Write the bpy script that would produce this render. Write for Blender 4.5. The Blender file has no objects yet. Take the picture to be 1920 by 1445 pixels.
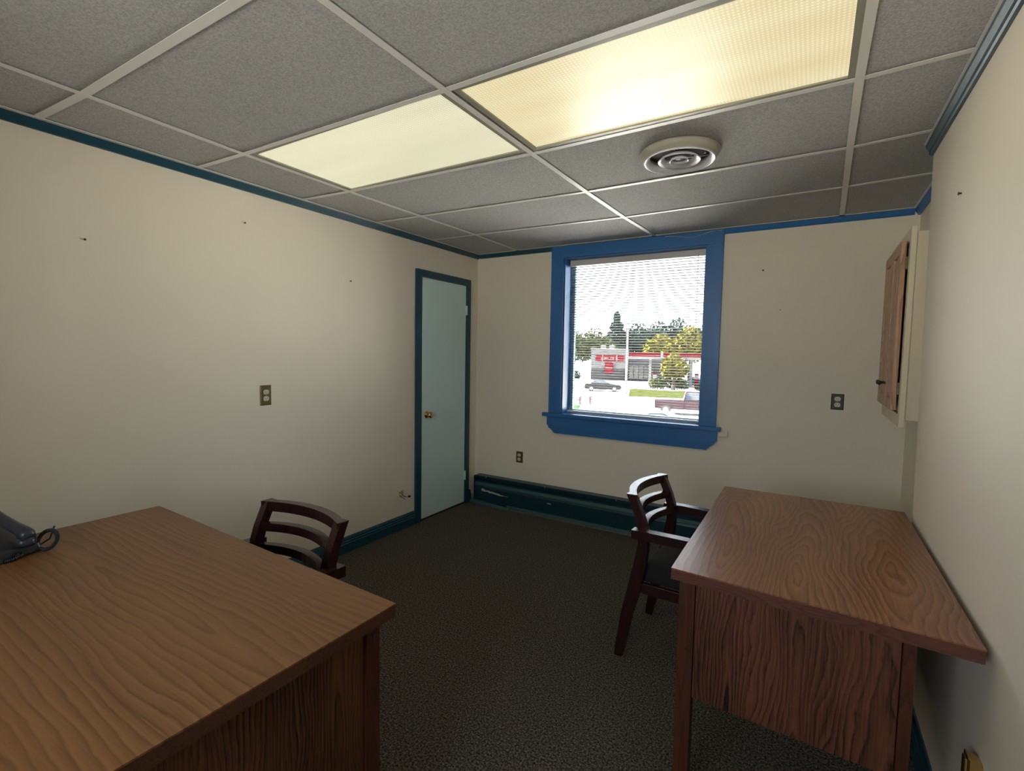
import bpy, bmesh, math, random
from mathutils import Vector, Matrix
random.seed(7)
S = bpy.context.scene
COL = S.collection
PI = math.pi

# ------------------------------------------------------------------ camera, world, sun, exposure
CAMP = Vector((2.34603, -0.77931, 1.42398))
r_ = Vector((0.85382598, 0.52026906, 0.01735821)); u_ = Vector((-0.049571, 0.04806787, 0.99761325)); f_ = Vector((-0.51819294, 0.85264857, -0.06683186))
cd = bpy.data.cameras.new('camera'); cam = bpy.data.objects.new('camera', cd); COL.objects.link(cam)
M = Matrix.Identity(4)
for i in range(3):
    M[i][0] = r_[i]; M[i][1] = u_[i]; M[i][2] = -f_[i]; M[i][3] = CAMP[i]
cam.matrix_world = M
cd.sensor_width = 36; cd.lens = 923.384 / 1920 * 36; cd.clip_start = .02; cd.clip_end = 600
S.camera = cam
W = bpy.data.worlds.new('sky'); S.world = W; W.use_nodes = True
bg = W.node_tree.nodes['Background']; bg.inputs[0].default_value = (.87, .92, 1.0, 1); bg.inputs[1].default_value = 7.0
sd = bpy.data.lights.new('sun', 'SUN'); sd.energy = 115; sd.angle = .01; sd.color = (1, .93, .8)
sun = bpy.data.objects.new('sun', sd); COL.objects.link(sun)
sun.rotation_euler = Vector((0.72, 0.0, -0.70)).to_track_quat('-Z', 'Y').to_euler(); sun.location = (0, -5, 12)
# sky portal in the window opening (guides sampling only, emits nothing itself)
pd = bpy.data.lights.new('sky_portal', 'AREA'); pd.shape = 'RECTANGLE'; pd.size = 1.2; pd.size_y = 1.4
po = bpy.data.objects.new('sky_portal', pd); COL.objects.link(po); po.location = (1.08, 3.34, 1.57); po.rotation_euler = (-PI/2, 0, 0)
pd.cycles.is_portal = True
pd2 = pd.copy(); pd2.size = 1.2; pd2.size_y = 1.1
po2 = bpy.data.objects.new('sky_portal', pd2); COL.objects.link(po2); po2.location = (1.575, -2.12, 1.565); po2.rotation_euler = (PI/2, 0, 0)
S.view_settings.view_transform = 'Standard'; S.view_settings.look = 'None'
S.view_settings.exposure = 0.55; S.view_settings.gamma = 1; S.view_settings.use_curve_mapping = False
S.cycles.use_guiding = True; S.cycles.max_bounces = 10; S.cycles.diffuse_bounces = 6; S.cycles.use_denoising = True
DIFFUSER = 0.71

# ------------------------------------------------------------------ materials
def srgb(r, g, b):
    f = lambda c: ((c/255+.055)/1.055)**2.4 if c > 10.3 else c/255/12.92
    return (f(r), f(g), f(b), 1)
def mat(name, col, rough=.5, metal=0, noise=0, nscale=20, bump=0, bscale=80, emit=None, estr=0, spec=.5, col2=None):
    m = bpy.data.materials.new(name); m.use_nodes = True; nt = m.node_tree; n = nt.nodes; l = nt.links
    p = n['Principled BSDF']; p.inputs['Base Color'].default_value = col; p.inputs['Roughness'].default_value = rough
    p.inputs['Metallic'].default_value = metal; p.inputs['Specular IOR Level'].default_value = spec
    tc = n.new('ShaderNodeTexCoord')
    if noise or col2:
        t = n.new('ShaderNodeTexNoise'); t.inputs['Scale'].default_value = nscale; t.inputs['Detail'].default_value = 5
        l.new(tc.outputs['Object'], t.inputs['Vector'])
        r = n.new('ShaderNodeValToRGB'); l.new(t.outputs['Fac'], r.inputs[0])
        r.color_ramp.elements[0].position = .3; r.color_ramp.elements[1].position = .7
        a = col2 or tuple(c*(1-noise) for c in col[:3])+(1,)
        r.color_ramp.elements[0].color = a; r.color_ramp.elements[1].color = col
        l.new(r.outputs[0], p.inputs['Base Color'])
    if bump:
        t = n.new('ShaderNodeTexNoise'); t.inputs['Scale'].default_value = bscale; t.inputs['Detail'].default_value = 4
        l.new(tc.outputs['Object'], t.inputs['Vector'])
        b = n.new('ShaderNodeBump'); b.inputs['Strength'].default_value = bump; b.inputs['Distance'].default_value = .01
        l.new(t.outputs['Fac'], b.inputs['Height']); l.new(b.outputs[0], p.inputs['Normal'])
    if emit:
        p.inputs['Emission Color'].default_value = emit; p.inputs['Emission Strength'].default_value = estr
    return m
def wood(name, light, dark, grain, rough=.35, bumpy=.08, rings=34, across=2.6, along=.55, seed=0, contrast=1.0, fine=.35, spec=.5, across2=None):
    """grain = axis index the grain runs along"""
    m = bpy.data.materials.new(name); m.use_nodes = True; nt = m.node_tree; n = nt.nodes; l = nt.links
    p = n['Principled BSDF']; p.inputs['Roughness'].default_value = rough; p.inputs['Specular IOR Level'].default_value = spec
    tc = n.new('ShaderNodeTexCoord')
    def mapped(a, c):
        mp = n.new('ShaderNodeMapping'); sc = [c, c, c]; sc[grain] = a
        mp.inputs['Scale'].default_value = sc; mp.inputs['Location'].default_value = (seed*1.7, seed*.9, seed*.4)
        l.new(tc.outputs['Object'], mp.inputs['Vector']); return mp
    a = n.new('ShaderNodeTexNoise'); a.inputs['Scale'].default_value = 1; a.inputs['Detail'].default_value = 1.2; a.inputs['Roughness'].default_value = .35
    l.new(mapped(along, across).outputs[0], a.inputs['Vector'])
    w = n.new('ShaderNodeTexNoise'); w.inputs['Scale'].default_value = 1; w.inputs['Detail'].default_value = 5; w.inputs['Roughness'].default_value = .6
    l.new(mapped(9, 22).outputs[0], w.inputs['Vector'])
    mul = n.new('ShaderNodeMath'); mul.operation = 'MULTIPLY'; mul.inputs[1].default_value = rings; l.new(a.outputs['Fac'], mul.inputs[0])
    ad = n.new('ShaderNodeMath'); ad.operation = 'MULTIPLY_ADD'; ad.inputs[1].default_value = .55; l.new(w.outputs['Fac'], ad.inputs[0]); l.new(mul.outputs[0], ad.inputs[2])
    fr = n.new('ShaderNodeMath'); fr.operation = 'FRACT'; l.new(ad.outputs[0], fr.inputs[0])
    rp = n.new('ShaderNodeValToRGB'); l.new(fr.outputs[0], rp.inputs[0])
    e = rp.color_ramp.elements; e[0].position = 0; e[0].color = (.12, .12, .12, 1); e[1].position = 1; e[1].color = (.55, .55, .55, 1)
    for pos, v in ((.1, .45), (.35, .75), (.8, 1.0), (.93, .9)):
        q = e.new(pos); q.color = (v, v, v, 1)
    f = n.new('ShaderNodeTexNoise'); f.inputs['Scale'].default_value = 1; f.inputs['Detail'].default_value = 6; f.inputs['Roughness'].default_value = .7
    l.new(mapped(9, 190).outputs[0], f.inputs['Vector'])
    mm = n.new('ShaderNodeMix'); mm.data_type = 'FLOAT'; mm.inputs[0].default_value = fine
    l.new(rp.outputs[0], mm.inputs[2]); l.new(f.outputs['Fac'], mm.inputs[3])
    big = n.new('ShaderNodeTexNoise'); big.inputs['Scale'].default_value = 1; big.inputs['Detail'].default_value = 2
    l.new(mapped(.8, 5).outputs[0], big.inputs['Vector'])
    m3 = n.new('ShaderNodeMix'); m3.data_type = 'FLOAT'; m3.inputs[0].default_value = .3; l.new(mm.outputs[0], m3.inputs[2]); l.new(big.outputs['Fac'], m3.inputs[3])
    mr = n.new('ShaderNodeMapRange'); mr.inputs['From Min'].default_value = .5-.27/contrast; mr.inputs['From Max'].default_value = .5+.27/contrast
    l.new(m3.outputs[0], mr.inputs['Value'])
    mx = n.new('ShaderNodeMix'); mx.data_type = 'RGBA'; l.new(mr.outputs[0], mx.inputs[0]); mx.inputs[6].default_value = dark; mx.inputs[7].default_value = light
    l.new(mx.outputs[2], p.inputs['Base Color'])
    b = n.new('ShaderNodeBump'); b.inputs['Strength'].default_value = bumpy; b.inputs['Distance'].default_value = .002
    l.new(f.outputs['Fac'], b.inputs['Height']); l.new(b.outputs[0], p.inputs['Normal'])
    return m

def veneer(name, light, dark, grain, ac, width=.30, freq=60, c=.11, rough=.35, seed=0, spec=.5, contrast=1.0, sharp=.6, center=0.0, flip=1, warp=.16):
    """plain-sawn veneer: nested cathedral arches along the grain, several leaves side by side"""
    m = bpy.data.materials.new(name); m.use_nodes = True; nt = m.node_tree; n = nt.nodes; l = nt.links
    p = n['Principled BSDF']; p.inputs['Roughness'].default_value = rough; p.inputs['Specular IOR Level'].default_value = spec
    tc = n.new('ShaderNodeTexCoord'); sx = n.new('ShaderNodeSeparateXYZ'); l.new(tc.outputs['Object'], sx.inputs[0])
    Y = sx.outputs[grain]; X = sx.outputs[ac]
    def mth(op, a, b=None, c_=None):
        q = n.new('ShaderNodeMath'); q.operation = op
        for i, v in enumerate((a, b, c_)):
            if v is None: continue
            if isinstance(v, (int, float)): q.inputs[i].default_value = v
            else: l.new(v, q.inputs[i])
        return q.outputs[0]
    def noise(sa, sg, det, rough_=.5, off=0.0):
        mp = n.new('ShaderNodeMapping'); sc = [sa, sa, sa]; sc[grain] = sg; mp.inputs['Scale'].default_value = sc
        mp.inputs['Location'].default_value = (seed*1.7+off, seed*.9+off, seed*.4+off); l.new(tc.outputs['Object'], mp.inputs[0])
        t = n.new('ShaderNodeTexNoise'); t.inputs['Scale'].default_value = 1; t.inputs['Detail'].default_value = det; t.inputs['Roughness'].default_value = rough_
        l.new(mp.outputs[0], t.inputs[0]); return t.outputs['Fac']
    lo = noise(1.7, .25, 1, .4, 3.1); mid = noise(5, 1.6, 2, .5, 7.7); wob = noise(26, 10, 3, .55, 1.3)
    x1 = mth('ADD', mth('MULTIPLY_ADD', mid, warp, X), center+.5*width-warp/2)
    xt = mth('SUBTRACT', mth('PINGPONG', x1, width), width*.5)
    yo = mth('MULTIPLY_ADD', lo, 4.2, mth('MULTIPLY', Y, flip)); yo = mth('ADD', yo, -2.1)
    yo = mth('MULTIPLY_ADD', mid, .8, yo)
    yc = mth('MULTIPLY', mth('SUBTRACT', yo, .25), c)
    rr = mth('SQRT', mth('ADD', mth('MULTIPLY', xt, xt), mth('MULTIPLY', yc, yc)))
    rr = mth('MULTIPLY_ADD', wob, .012, rr)
    fr = mth('FRACT', mth('MULTIPLY', rr, freq))
    rp = n.new('ShaderNodeValToRGB'); l.new(fr, rp.inputs[0]); e = rp.color_ramp.elements
    e[0].position = 0; e[0].color = (.22, .22, .22, 1); e[1].position = 1; e[1].color = (.25, .25, .25, 1)
    for pos, v in ((.10, .60), (.22, .78), (.45, .62), (.78, .50), (.93, .34)):
        q = e.new(pos); q.color = (v, v, v, 1)
    fine = noise(210, 7, 5, .7); big = noise(5, .9, 2, .5, 5.5)
    mask = mth('MULTIPLY_ADD', noise(3.2, 1.1, 2, .5, 9.1), 2.4, -.35)
    ln = mth('MULTIPLY_ADD', mth('MULTIPLY', mth('SUBTRACT', rp.outputs[0], .58), mask), sharp, .58*sharp)
    v = mth('MULTIPLY_ADD', mth('SUBTRACT', fine, .5), .9, ln)
    v = mth('MULTIPLY_ADD', mth('SUBTRACT', big, .5), .7, v)
    v = mth('ADD', v, .5-.55*sharp)
    v = mth('MULTIPLY_ADD', mth('SUBTRACT', v, .5), contrast, .5)
    mx = n.new('ShaderNodeMix'); mx.data_type = 'RGBA'; l.new(v, mx.inputs[0]); mx.inputs[6].default_value = dark; mx.inputs[7].default_value = light
    l.new(mx.outputs[2], p.inputs['Base Color'])
    b = n.new('ShaderNodeBump'); b.inputs['Strength'].default_value = .06; b.inputs['Distance'].default_value = .002
    l.new(fine, b.inputs['Height']); l.new(b.outputs[0], p.inputs['Normal'])
    return m
m_wall = mat('cream_paint', (.87, .795, .66, 1), .55, noise=.045, nscale=1.6, bump=.05, bscale=45, spec=.35)
m_teal = mat('teal_paint', srgb(24, 74, 92), .35, noise=.15, nscale=6)
m_teal_glare = mat('teal_paint_with_glare', srgb(50, 114, 178), .35, noise=.1, nscale=5)  # teal made bluer and lighter, partly standing in for lens glare by the window
m_teal_d = mat('worn_teal_paint', srgb(14, 56, 66), .38, noise=.25, nscale=8)
m_strip = mat('faded_teal_paint', srgb(52, 94, 98), .4, noise=.2, nscale=9)
m_door = mat('pale_green_paint', srgb(212, 238, 236), .4, noise=.03, nscale=3)
m_chip = mat('bare_plaster', srgb(190, 190, 170), .8, noise=.15, nscale=60)
m_white = mat('white_metal_paint', srgb(205, 204, 200), .4)
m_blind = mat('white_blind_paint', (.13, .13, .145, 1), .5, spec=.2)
m_brass = mat('brass', (.62, .43, .16, 1), .22, 1)
m_brass2 = mat('aged_brass_plate', srgb(122, 108, 68), .38, .7, noise=.3, nscale=30)
m_pewter = mat('dark_bronze_plate', srgb(74, 72, 62), .4, .6, noise=.2, nscale=30)
m_ivory = mat('ivory_plastic', srgb(215, 212, 195), .35)
m_slot = mat('black_slot', (.01, .01, .01, 1), .6)
m_steel = mat('brushed_steel', (.4, .39, .36, 1), .3, 1)
m_cab = mat('cream_cabinet_paint', srgb(228, 216, 188), .45, noise=.04, nscale=8)
m_oak = wood('light_oak', srgb(200, 158, 124), srgb(140, 98, 72), 2, .45, rings=14, across=9, along=1.2, seed=3)
m_topL = veneer('walnut_top_left', srgb(158, 110, 66), srgb(66, 38, 20), 0, 1, width=.40, freq=44, c=.07, rough=.36, seed=5, contrast=.68, sharp=.85, spec=.35, warp=.12)
m_topR = veneer('walnut_top_right', srgb(176, 120, 82), srgb(70, 38, 24), 1, 0, width=.25, freq=58, c=.10, rough=.28, seed=2.3, contrast=1.0, sharp=.9, flip=-1, spec=.6)
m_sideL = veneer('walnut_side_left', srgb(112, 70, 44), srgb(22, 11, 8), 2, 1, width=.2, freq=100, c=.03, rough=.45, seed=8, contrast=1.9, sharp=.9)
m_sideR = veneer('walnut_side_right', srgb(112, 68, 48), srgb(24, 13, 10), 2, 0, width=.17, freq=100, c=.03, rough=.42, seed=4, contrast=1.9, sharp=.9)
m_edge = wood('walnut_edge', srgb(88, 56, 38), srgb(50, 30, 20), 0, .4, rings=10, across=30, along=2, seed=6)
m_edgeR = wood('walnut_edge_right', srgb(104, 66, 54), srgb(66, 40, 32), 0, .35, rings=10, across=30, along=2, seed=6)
m_leg = wood('dark_walnut_leg', srgb(84, 46, 30), srgb(48, 25, 17), 2, .4, rings=8, across=25, along=1.5, seed=9)
m_mah = wood('mahogany', srgb(52, 24, 25), srgb(22, 9, 10), 2, .27, bumpy=0, rings=6, across=20, along=2, seed=1, spec=.6)
m_fab = mat('charcoal_seat_fabric', srgb(38, 37, 38), .95, noise=.4, nscale=260, bump=.4, bscale=400)
m_phone = mat('slate_plastic', srgb(52, 56, 68), .3)
m_phone2 = mat('dark_slate_plastic', srgb(34, 37, 44), .4)
m_key = mat('grey_button_plastic', srgb(110, 110, 112), .4)
m_flange = mat('beige_vent_paint', srgb(176, 172, 156), .5)
m_vent = mat('white_vent_paint', srgb(222, 222, 230), .3)
m_black = mat('duct_dark', (.03, .03, .035, 1), .8)
m_wirew = mat('white_wire', srgb(190, 200, 215), .4)

def carpet():
    m = bpy.data.materials.new('brown_fleck_carpet'); m.use_nodes = True; nt = m.node_tree; n = nt.nodes; l = nt.links
    p = n['Principled BSDF']; p.inputs['Roughness'].default_value = 1; p.inputs['Specular IOR Level'].default_value = .1
    tc = n.new('ShaderNodeTexCoord')
    t = n.new('ShaderNodeTexNoise'); t.inputs['Scale'].default_value = 130; t.inputs['Detail'].default_value = 3; t.inputs['Roughness'].default_value = .75
    l.new(tc.outputs['Object'], t.inputs['Vector'])
    r = n.new('ShaderNodeValToRGB'); l.new(t.outputs['Fac'], r.inputs[0]); e = r.color_ramp.elements
    e[0].position = .38; e[0].color = (.018, .016, .013, 1); e[1].position = .64; e[1].color = (.27, .235, .19, 1)
    q = e.new(.5); q.color = (.10, .088, .072, 1)
    l.new(r.outputs[0], p.inputs['Base Color'])
    b = n.new('ShaderNodeBump'); b.inputs['Strength'].default_value = .9; b.inputs['Distance'].default_value = .01
    l.new(t.outputs['Fac'], b.inputs['Height']); l.new(b.outputs[0], p.inputs['Normal'])
    return m
m_carpet = carpet()
def tile_mat():
    m = bpy.data.materials.new('mineral_fibre_tile'); m.use_nodes = True; nt = m.node_tree; n = nt.nodes; l = nt.links
    p = n['Principled BSDF']; p.inputs['Roughness'].default_value = .95; p.inputs['Specular IOR Level'].default_value = .1
    tc = n.new('ShaderNodeTexCoord')
    t = n.new('ShaderNodeTexNoise'); t.inputs['Scale'].default_value = 150; t.inputs['Detail'].default_value = 3; t.inputs['Roughness'].default_value = .8
    l.new(tc.outputs['Object'], t.inputs['Vector'])
    r = n.new('ShaderNodeValToRGB'); l.new(t.outputs['Fac'], r.inputs[0]); e = r.color_ramp.elements
    e[0].position = .35; e[0].color = (.35, .352, .35, 1); e[1].position = .62; e[1].color = (.56, .562, .56, 1)
    l.new(r.outputs[0], p.inputs['Base Color'])
    b = n.new('ShaderNodeBump'); b.inputs['Strength'].default_value = .55; b.inputs['Distance'].default_value = .006
    l.new(t.outputs['Fac'], b.inputs['Height']); l.new(b.outputs[0], p.inputs['Normal'])
    return m
m_tile = tile_mat()
m_rail = mat('grid_rail_enamel', srgb(224, 224, 220), .4)
def diffuser_mat(name, c1, c2, seed):
    m = bpy.data.materials.new(name); m.use_nodes = True; nt = m.node_tree; n = nt.nodes; l = nt.links
    p = n['Principled BSDF']; p.inputs['Roughness'].default_value = .35; p.inputs['Base Color'].default_value = (.22, .22, .2, 1)
    tc = n.new('ShaderNodeTexCoord')
    # soft bands of the tubes behind the panel (tubes run along x)
    mp = n.new('ShaderNodeMapping'); mp.inputs['Scale'].default_value = (.7, 5.2, 1); mp.inputs['Location'].default_value = (seed, seed*.37, 0)
    l.new(tc.outputs['Object'], mp.inputs[0])
    t = n.new('ShaderNodeTexNoise'); t.inputs['Scale'].default_value = 1; t.inputs['Detail'].default_value = 2; l.new(mp.outputs[0], t.inputs[0])
    r = n.new('ShaderNodeValToRGB'); l.new(t.outputs['Fac'], r.inputs[0]); e = r.color_ramp.elements
    e[0].position = .3; e[0].color = c2; e[1].position = .68; e[1].color = c1
    # prism cells
    w1 = n.new('ShaderNodeTexWave'); w1.inputs['Scale'].default_value = 26; w1.bands_direction = 'X'; l.new(tc.outputs['Object'], w1.inputs[0])
    w2 = n.new('ShaderNodeTexWave'); w2.inputs['Scale'].default_value = 26; w2.bands_direction = 'Y'; l.new(tc.outputs['Object'], w2.inputs[0])
    mu = n.new('ShaderNodeMath'); mu.operation = 'MULTIPLY'; l.new(w1.outputs['Fac'], mu.inputs[0]); l.new(w2.outputs['Fac'], mu.inputs[1])
    mr = n.new('ShaderNodeMapRange'); mr.inputs['To Min'].default_value = .8*DIFFUSER; mr.inputs['To Max'].default_value = 1.12*DIFFUSER
    l.new(mu.outputs[0], mr.inputs[0])
    l.new(r.outputs[0], p.inputs['Emission Color']); l.new(mr.outputs[0], p.inputs['Emission Strength'])
    return m
m_dif1 = diffuser_mat('prismatic_diffuser_pale', (.80, .76, .53, 1), (.70, .68, .46, 1), 1.3)
m_dif2 = diffuser_mat('prismatic_diffuser_amber', (.84, .74, .46, 1), (.74, .62, .33, 1), 4.1)
def glass():
    m = bpy.data.materials.new('window_glass'); m.use_nodes = True; nt = m.node_tree; n = nt.nodes; l = nt.links
    n.remove(n['Principled BSDF']); o = n['Material Output']
    t = n.new('ShaderNodeBsdfTransparent'); t.inputs[0].default_value = (.97, .99, .985, 1)
    g = n.new('ShaderNodeBsdfGlossy'); g.inputs['Roughness'].default_value = .02
    fr = n.new('ShaderNodeFresnel'); fr.inputs[0].default_value = 1.45
    mx = n.new('ShaderNodeMixShader'); l.new(fr.outputs[0], mx.inputs[0]); l.new(t.outputs[0], mx.inputs[1]); l.new(g.outputs[0], mx.inputs[2])
    l.new(mx.outputs[0], o.inputs[0]); return m
m_glass = glass()
m_carglass = mat('car_glass', (.02, .03, .045, 1), .08)

# ------------------------------------------------------------------ mesh helpers
class MB:
    def __init__(s): s.bm = bmesh.new()
    def _add(s, vs, fs, X=None):
        bv = [s.bm.verts.new(X @ Vector(v) if X else Vector(v)) for v in vs]
        out = []
        for f in fs:
            try: out.append(s.bm.faces.new([bv[i] for i in f]))
            except ValueError: pass
        return bv, out
    def box(s, x0, x1, y0, y1, z0, z1, X=None, bev=0):
        vs = [(x, y, z) for z in (z0, z1) for y in (y0, y1) for x in (x0, x1)]
        fs = [(0, 2, 3, 1), (4, 5, 7, 6), (0, 1, 5, 4), (1, 3, 7, 5), (3, 2, 6, 7), (2, 0, 4, 6)]
        bv, bf = s._add(vs, fs, X)
        if bev:
            ed = list({e for f in bf for e in f.edges})
            bmesh.ops.bevel(s.bm, geom=ed, offset=bev, segments=2, profile=.6, affect='EDGES')
        return s
    def hexa(s, p8, bev=0):
        """8 corners: bottom 4 (ccw), top 4 (ccw)"""
        fs = [(3, 2, 1, 0), (4, 5, 6, 7), (0, 1, 5, 4), (1, 2, 6, 5), (2, 3, 7, 6), (3, 0, 4, 7)]
        bv, bf = s._add(p8, fs)
        if bev:
            ed = list({e for f in bf for e in f.edges})
            bmesh.ops.bevel(s.bm, geom=ed, offset=bev, segments=2, profile=.6, affect='EDGES')
        return s
    def prism(s, prof, a, b, axis=0, X=None):
        """profile of 2-D points extruded along axis from a to b"""
        def P(q, t):
            if axis == 0: return (t, q[0], q[1])
            if axis == 1: return (q[0], t, q[1])
            return (q[0], q[1], t)
        n = len(prof); vs = [P(q, a) for q in prof]+[P(q, b) for q in prof]
        fs = [tuple(range(n)), tuple(reversed(range(n, 2*n)))]+[(i, i+n, (i+1) % n+n, (i+1) % n) for i in range(n)]
        s._add(vs, fs, X); return s
    def lathe(s, prof, n=24, X=None, close=False):
        vs = []
        for r, z in prof:
            for k in range(n):
                a = 2*PI*k/n; vs.append((r*math.cos(a), r*math.sin(a), z))
        fs = []
        for j in range(len(prof)-1):
            for k in range(n):
                k2 = (k+1) % n; fs.append((j*n+k, j*n+k2, (j+1)*n+k2, (j+1)*n+k))
        if close: 
            j = len(prof)-1
            for k in range(n):
                k2 = (k+1) % n; fs.append((j*n+k, j*n+k2, k2, k))
        else:
            fs.append(tuple(reversed(range(n)))); fs.append(tuple((len(prof)-1)*n+k for k in range(n)))
        s._add(vs, fs, X); return s
    def tube(s, pts, r, n=8, closed=False):
        pts = [Vector(p) for p in pts]; rings = []; N = len(pts); up = None
        for i, p in enumerate(pts):
            a = pts[(i-1) % N] if closed or i > 0 else p; b = pts[(i+1) % N] if closed or i < N-1 else p
            t = (b-a).normalized()
            if up is None:
                up = Vector((0, 0, 1)) if abs(t.z) < .9 else Vector((1, 0, 0))
            x = t.cross(up).normalized(); up = x.cross(t).normalized()
            rr = r[i] if isinstance(r, (list, tuple)) else r
            rings.append([s.bm.verts.new(p+(x*math.cos(2*PI*k/n)+up*math.sin(2*PI*k/n))*rr) for k in range(n)])
        for i in range(N-1 if not closed else N):
            A = rings[i]; B = rings[(i+1) % N]
            for k in range(n): s.bm.faces.new((A[k], A[(k+1) % n], B[(k+1) % n], B[k]))
        if not closed:
            s.bm.faces.new(list(reversed(rings[0]))); s.bm.faces.new(rings[-1])
        return s
    def sweep(s, secs):
        """loft through a list of equal-length closed sections"""
        R = [[s.bm.verts.new(Vector(v)) for v in sec] for sec in secs]; n = len(R[0])
        for i in range(len(R)-1):
            for k in range(n): s.bm.faces.new((R[i][k], R[i][(k+1) % n], R[i+1][(k+1) % n], R[i+1][k]))
        s.bm.faces.new(list(reversed(R[0]))); s.bm.faces.new(R[-1]); return s
    def build(s, name, m, parent=None, smooth=False, org=None, bev=0):
        if bev: bmesh.ops.bevel(s.bm, geom=list(s.bm.edges), offset=bev, segments=2, profile=.6, affect='EDGES')
        bmesh.ops.recalc_face_normals(s.bm, faces=s.bm.faces)
        o_ = Vector(org) if org else (wloc(parent) if parent else Vector((0, 0, 0)))
        if o_.length: bmesh.ops.translate(s.bm, vec=-o_, verts=s.bm.verts)
        me = bpy.data.meshes.new(name); s.bm.to_mesh(me); s.bm.free()
        me.materials.append(m)
        if smooth:
            for p in me.polygons: p.use_smooth = True
        o = bpy.data.objects.new(name, me); COL.objects.link(o)
        if parent: o.parent = parent
        if org: o.location = Vector(org)-(wloc(parent) if parent else Vector((0, 0, 0)))
        return o
def wloc(o):
    v = Vector((0, 0, 0))
    while o: v += o.location; o = o.parent
    return v
def thing(name, label, cat, loc=(0, 0, 0), rz=0, group=None):
    o = bpy.data.objects.new(name, None); COL.objects.link(o); o.location = loc; o.rotation_euler = (0, 0, rz)
    o.empty_display_size = .1
    o['label'] = label; o['category'] = cat
    if group: o['group'] = group
    return o
def tag(o, label, cat, group=None):
    o['label'] = label; o['category'] = cat
    if group: o['group'] = group
    return o
def struct(o, label=None, cat=None):
    o['kind'] = 'structure'
    if label: o['label'] = label
    if cat: o['category'] = cat
    return o
def srootat(name, loc, label, cat):
    o = bpy.data.objects.new(name, None); COL.objects.link(o); o.location = loc; o.empty_display_size = .1
    return struct(o, label, cat)

# ------------------------------------------------------------------ room shell
XL, XR, XA, YB, YN, HC = -.40, 2.74, 2.86, 3.08, -1.9, 2.33
f = MB().box(XL-.2, XA+.3, YN-.2, YB+.24, -.15, 0).build('floor', m_carpet); struct(f, 'dark brown flecked carpet floor of the office', 'floor')
w = MB().box(XL-.2, XL, YN-.2, YB+.24, 0, 2.7).build('wall_left', m_wall); struct(w, 'cream painted wall with the pale green door', 'wall')
WX0, WX1, WZ0, WZ1 = .505, 1.652, .9, 2.232
b = MB(); b.box(XL, WX0, YB, YB+.24, 0, 2.7); b.box(WX1, XA+.3, YB, YB+.24, 0, 2.7); b.box(WX0, WX1, YB, YB+.24, 0, WZ0); b.box(WX0, WX1, YB, YB+.24, WZ1, 2.7)
w = b.build('wall_back', m_wall); struct(w, 'cream painted wall around the window', 'wall')
# right wall: solid up to a slightly leaning end, then the shallow alcove
b = MB(); b.hexa([(XR, YN, 0), (XA+.3, YN, 0), (XA+.3, 1.79, 0), (XR, 1.79, 0), (XR, YN, 2.7), (XA+.3, YN, 2.7), (XA+.3, 2.0, 2.7), (XR, 2.0, 2.7)])
w = b.build('wall_right', m_wall); struct(w, 'pale cream wall beside the right-hand desk', 'wall')
w = MB().hexa([(XA, 1.785, 0), (XA+.3, 1.785, 0), (XA+.3, YB, 0), (XA, YB, 0), (XA, 1.995, 2.7), (XA+.3, 1.995, 2.7), (XA+.3, YB, 2.7), (XA, YB, 2.7)]).build('wall_alcove', m_wall); struct(w, 'set-back cream wall behind the wall cabinet', 'wall')
nb = MB(); NX0, NX1, NZ0, NZ1 = 1.0, 2.15, 1.05, 2.08
nb.box(XL, NX0, YN-.2, YN, 0, 2.7); nb.box(NX1, XR, YN-.2, YN, 0, 2.7); nb.box(NX0, NX1, YN-.2, YN, 0, NZ0); nb.box(NX0, NX1, YN-.2, YN, NZ1, 2.7)
w = nb.build('wall_near', m_wall); struct(w, 'cream wall behind the viewer', 'wall')

# ------------------------------------------------------------------ suspended ceiling
ceil = MB().box(XL, XA+.3, YN, YB+.24, 2.52, 2.72).build('ceiling', m_tile); struct(ceil, 'suspended ceiling of grey fissured tiles in an enamelled grid', 'ceiling')
ROWS = [-1.83, -1.22, -.61]
nodeC = [(.05, -1.83), (.05, -1.22), (.045, -.62), (.038, -.012), (.016, .592), (.024, 1.206), (.040, 1.793), (.062, 2.395), (.062, 3.06)]
nodeA = [(1.2, -1.83), (1.2, -1.22), (1.21, -.61), (1.212, 0), (1.206, .614), (1.206, 1.243), (1.215, 1.855), (1.232, 2.452), (1.27, 3.06)]
nodeB = [(2.43, -1.83), (2.43, -1.22), (2.43, -.61), (2.436, 0), (2.432, .6), (2.432, 1.225), (2.440, 1.845), (2.450, 2.425), (2.462, 3.06)]
nodeL = [(XL, y) for y in (-1.83, -1.22, -.62, -.035, .575, 1.172, 1.77, 2.385, 3.06)]
nodeR = [(XA, y) for y in (-1.83, -1.22, -.61, 0, .58, 1.2, 1.80, 2.38, 3.06)]
COLS = [nodeL, nodeC, nodeA, nodeB, nodeR]
def rail(p, q, w=.0135, z0=HC, parent=ceil, ext=0):
    p = Vector((*p, 0)); q = Vector((*q, 0)); d = (q-p).normalized(); n = Vector((-d.y, d.x, 0))*w; p = p-d*ext; q = q+d*ext
    mb = MB()
    a, b_, c, e = p-n, q-n, q+n, p+n; z = lambda v, h: (v.x, v.y, h)
    mb.hexa([z(a, z0), z(b_, z0), z(c, z0), z(e, z0), z(a, z0+.002), z(b_, z0+.002), z(c, z0+.002), z(e, z0+.002)])
    n2 = n*.12; a, b_, c, e = p-n2, q-n2, q+n2, p+n2
    mb.hexa([z(a, z0+.002), z(b_, z0+.002), z(c, z0+.002), z(e, z0+.002), z(a, z0+.03), z(b_, z0+.03), z(c, z0+.03), z(e, z0+.03)])
    return mb
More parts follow.
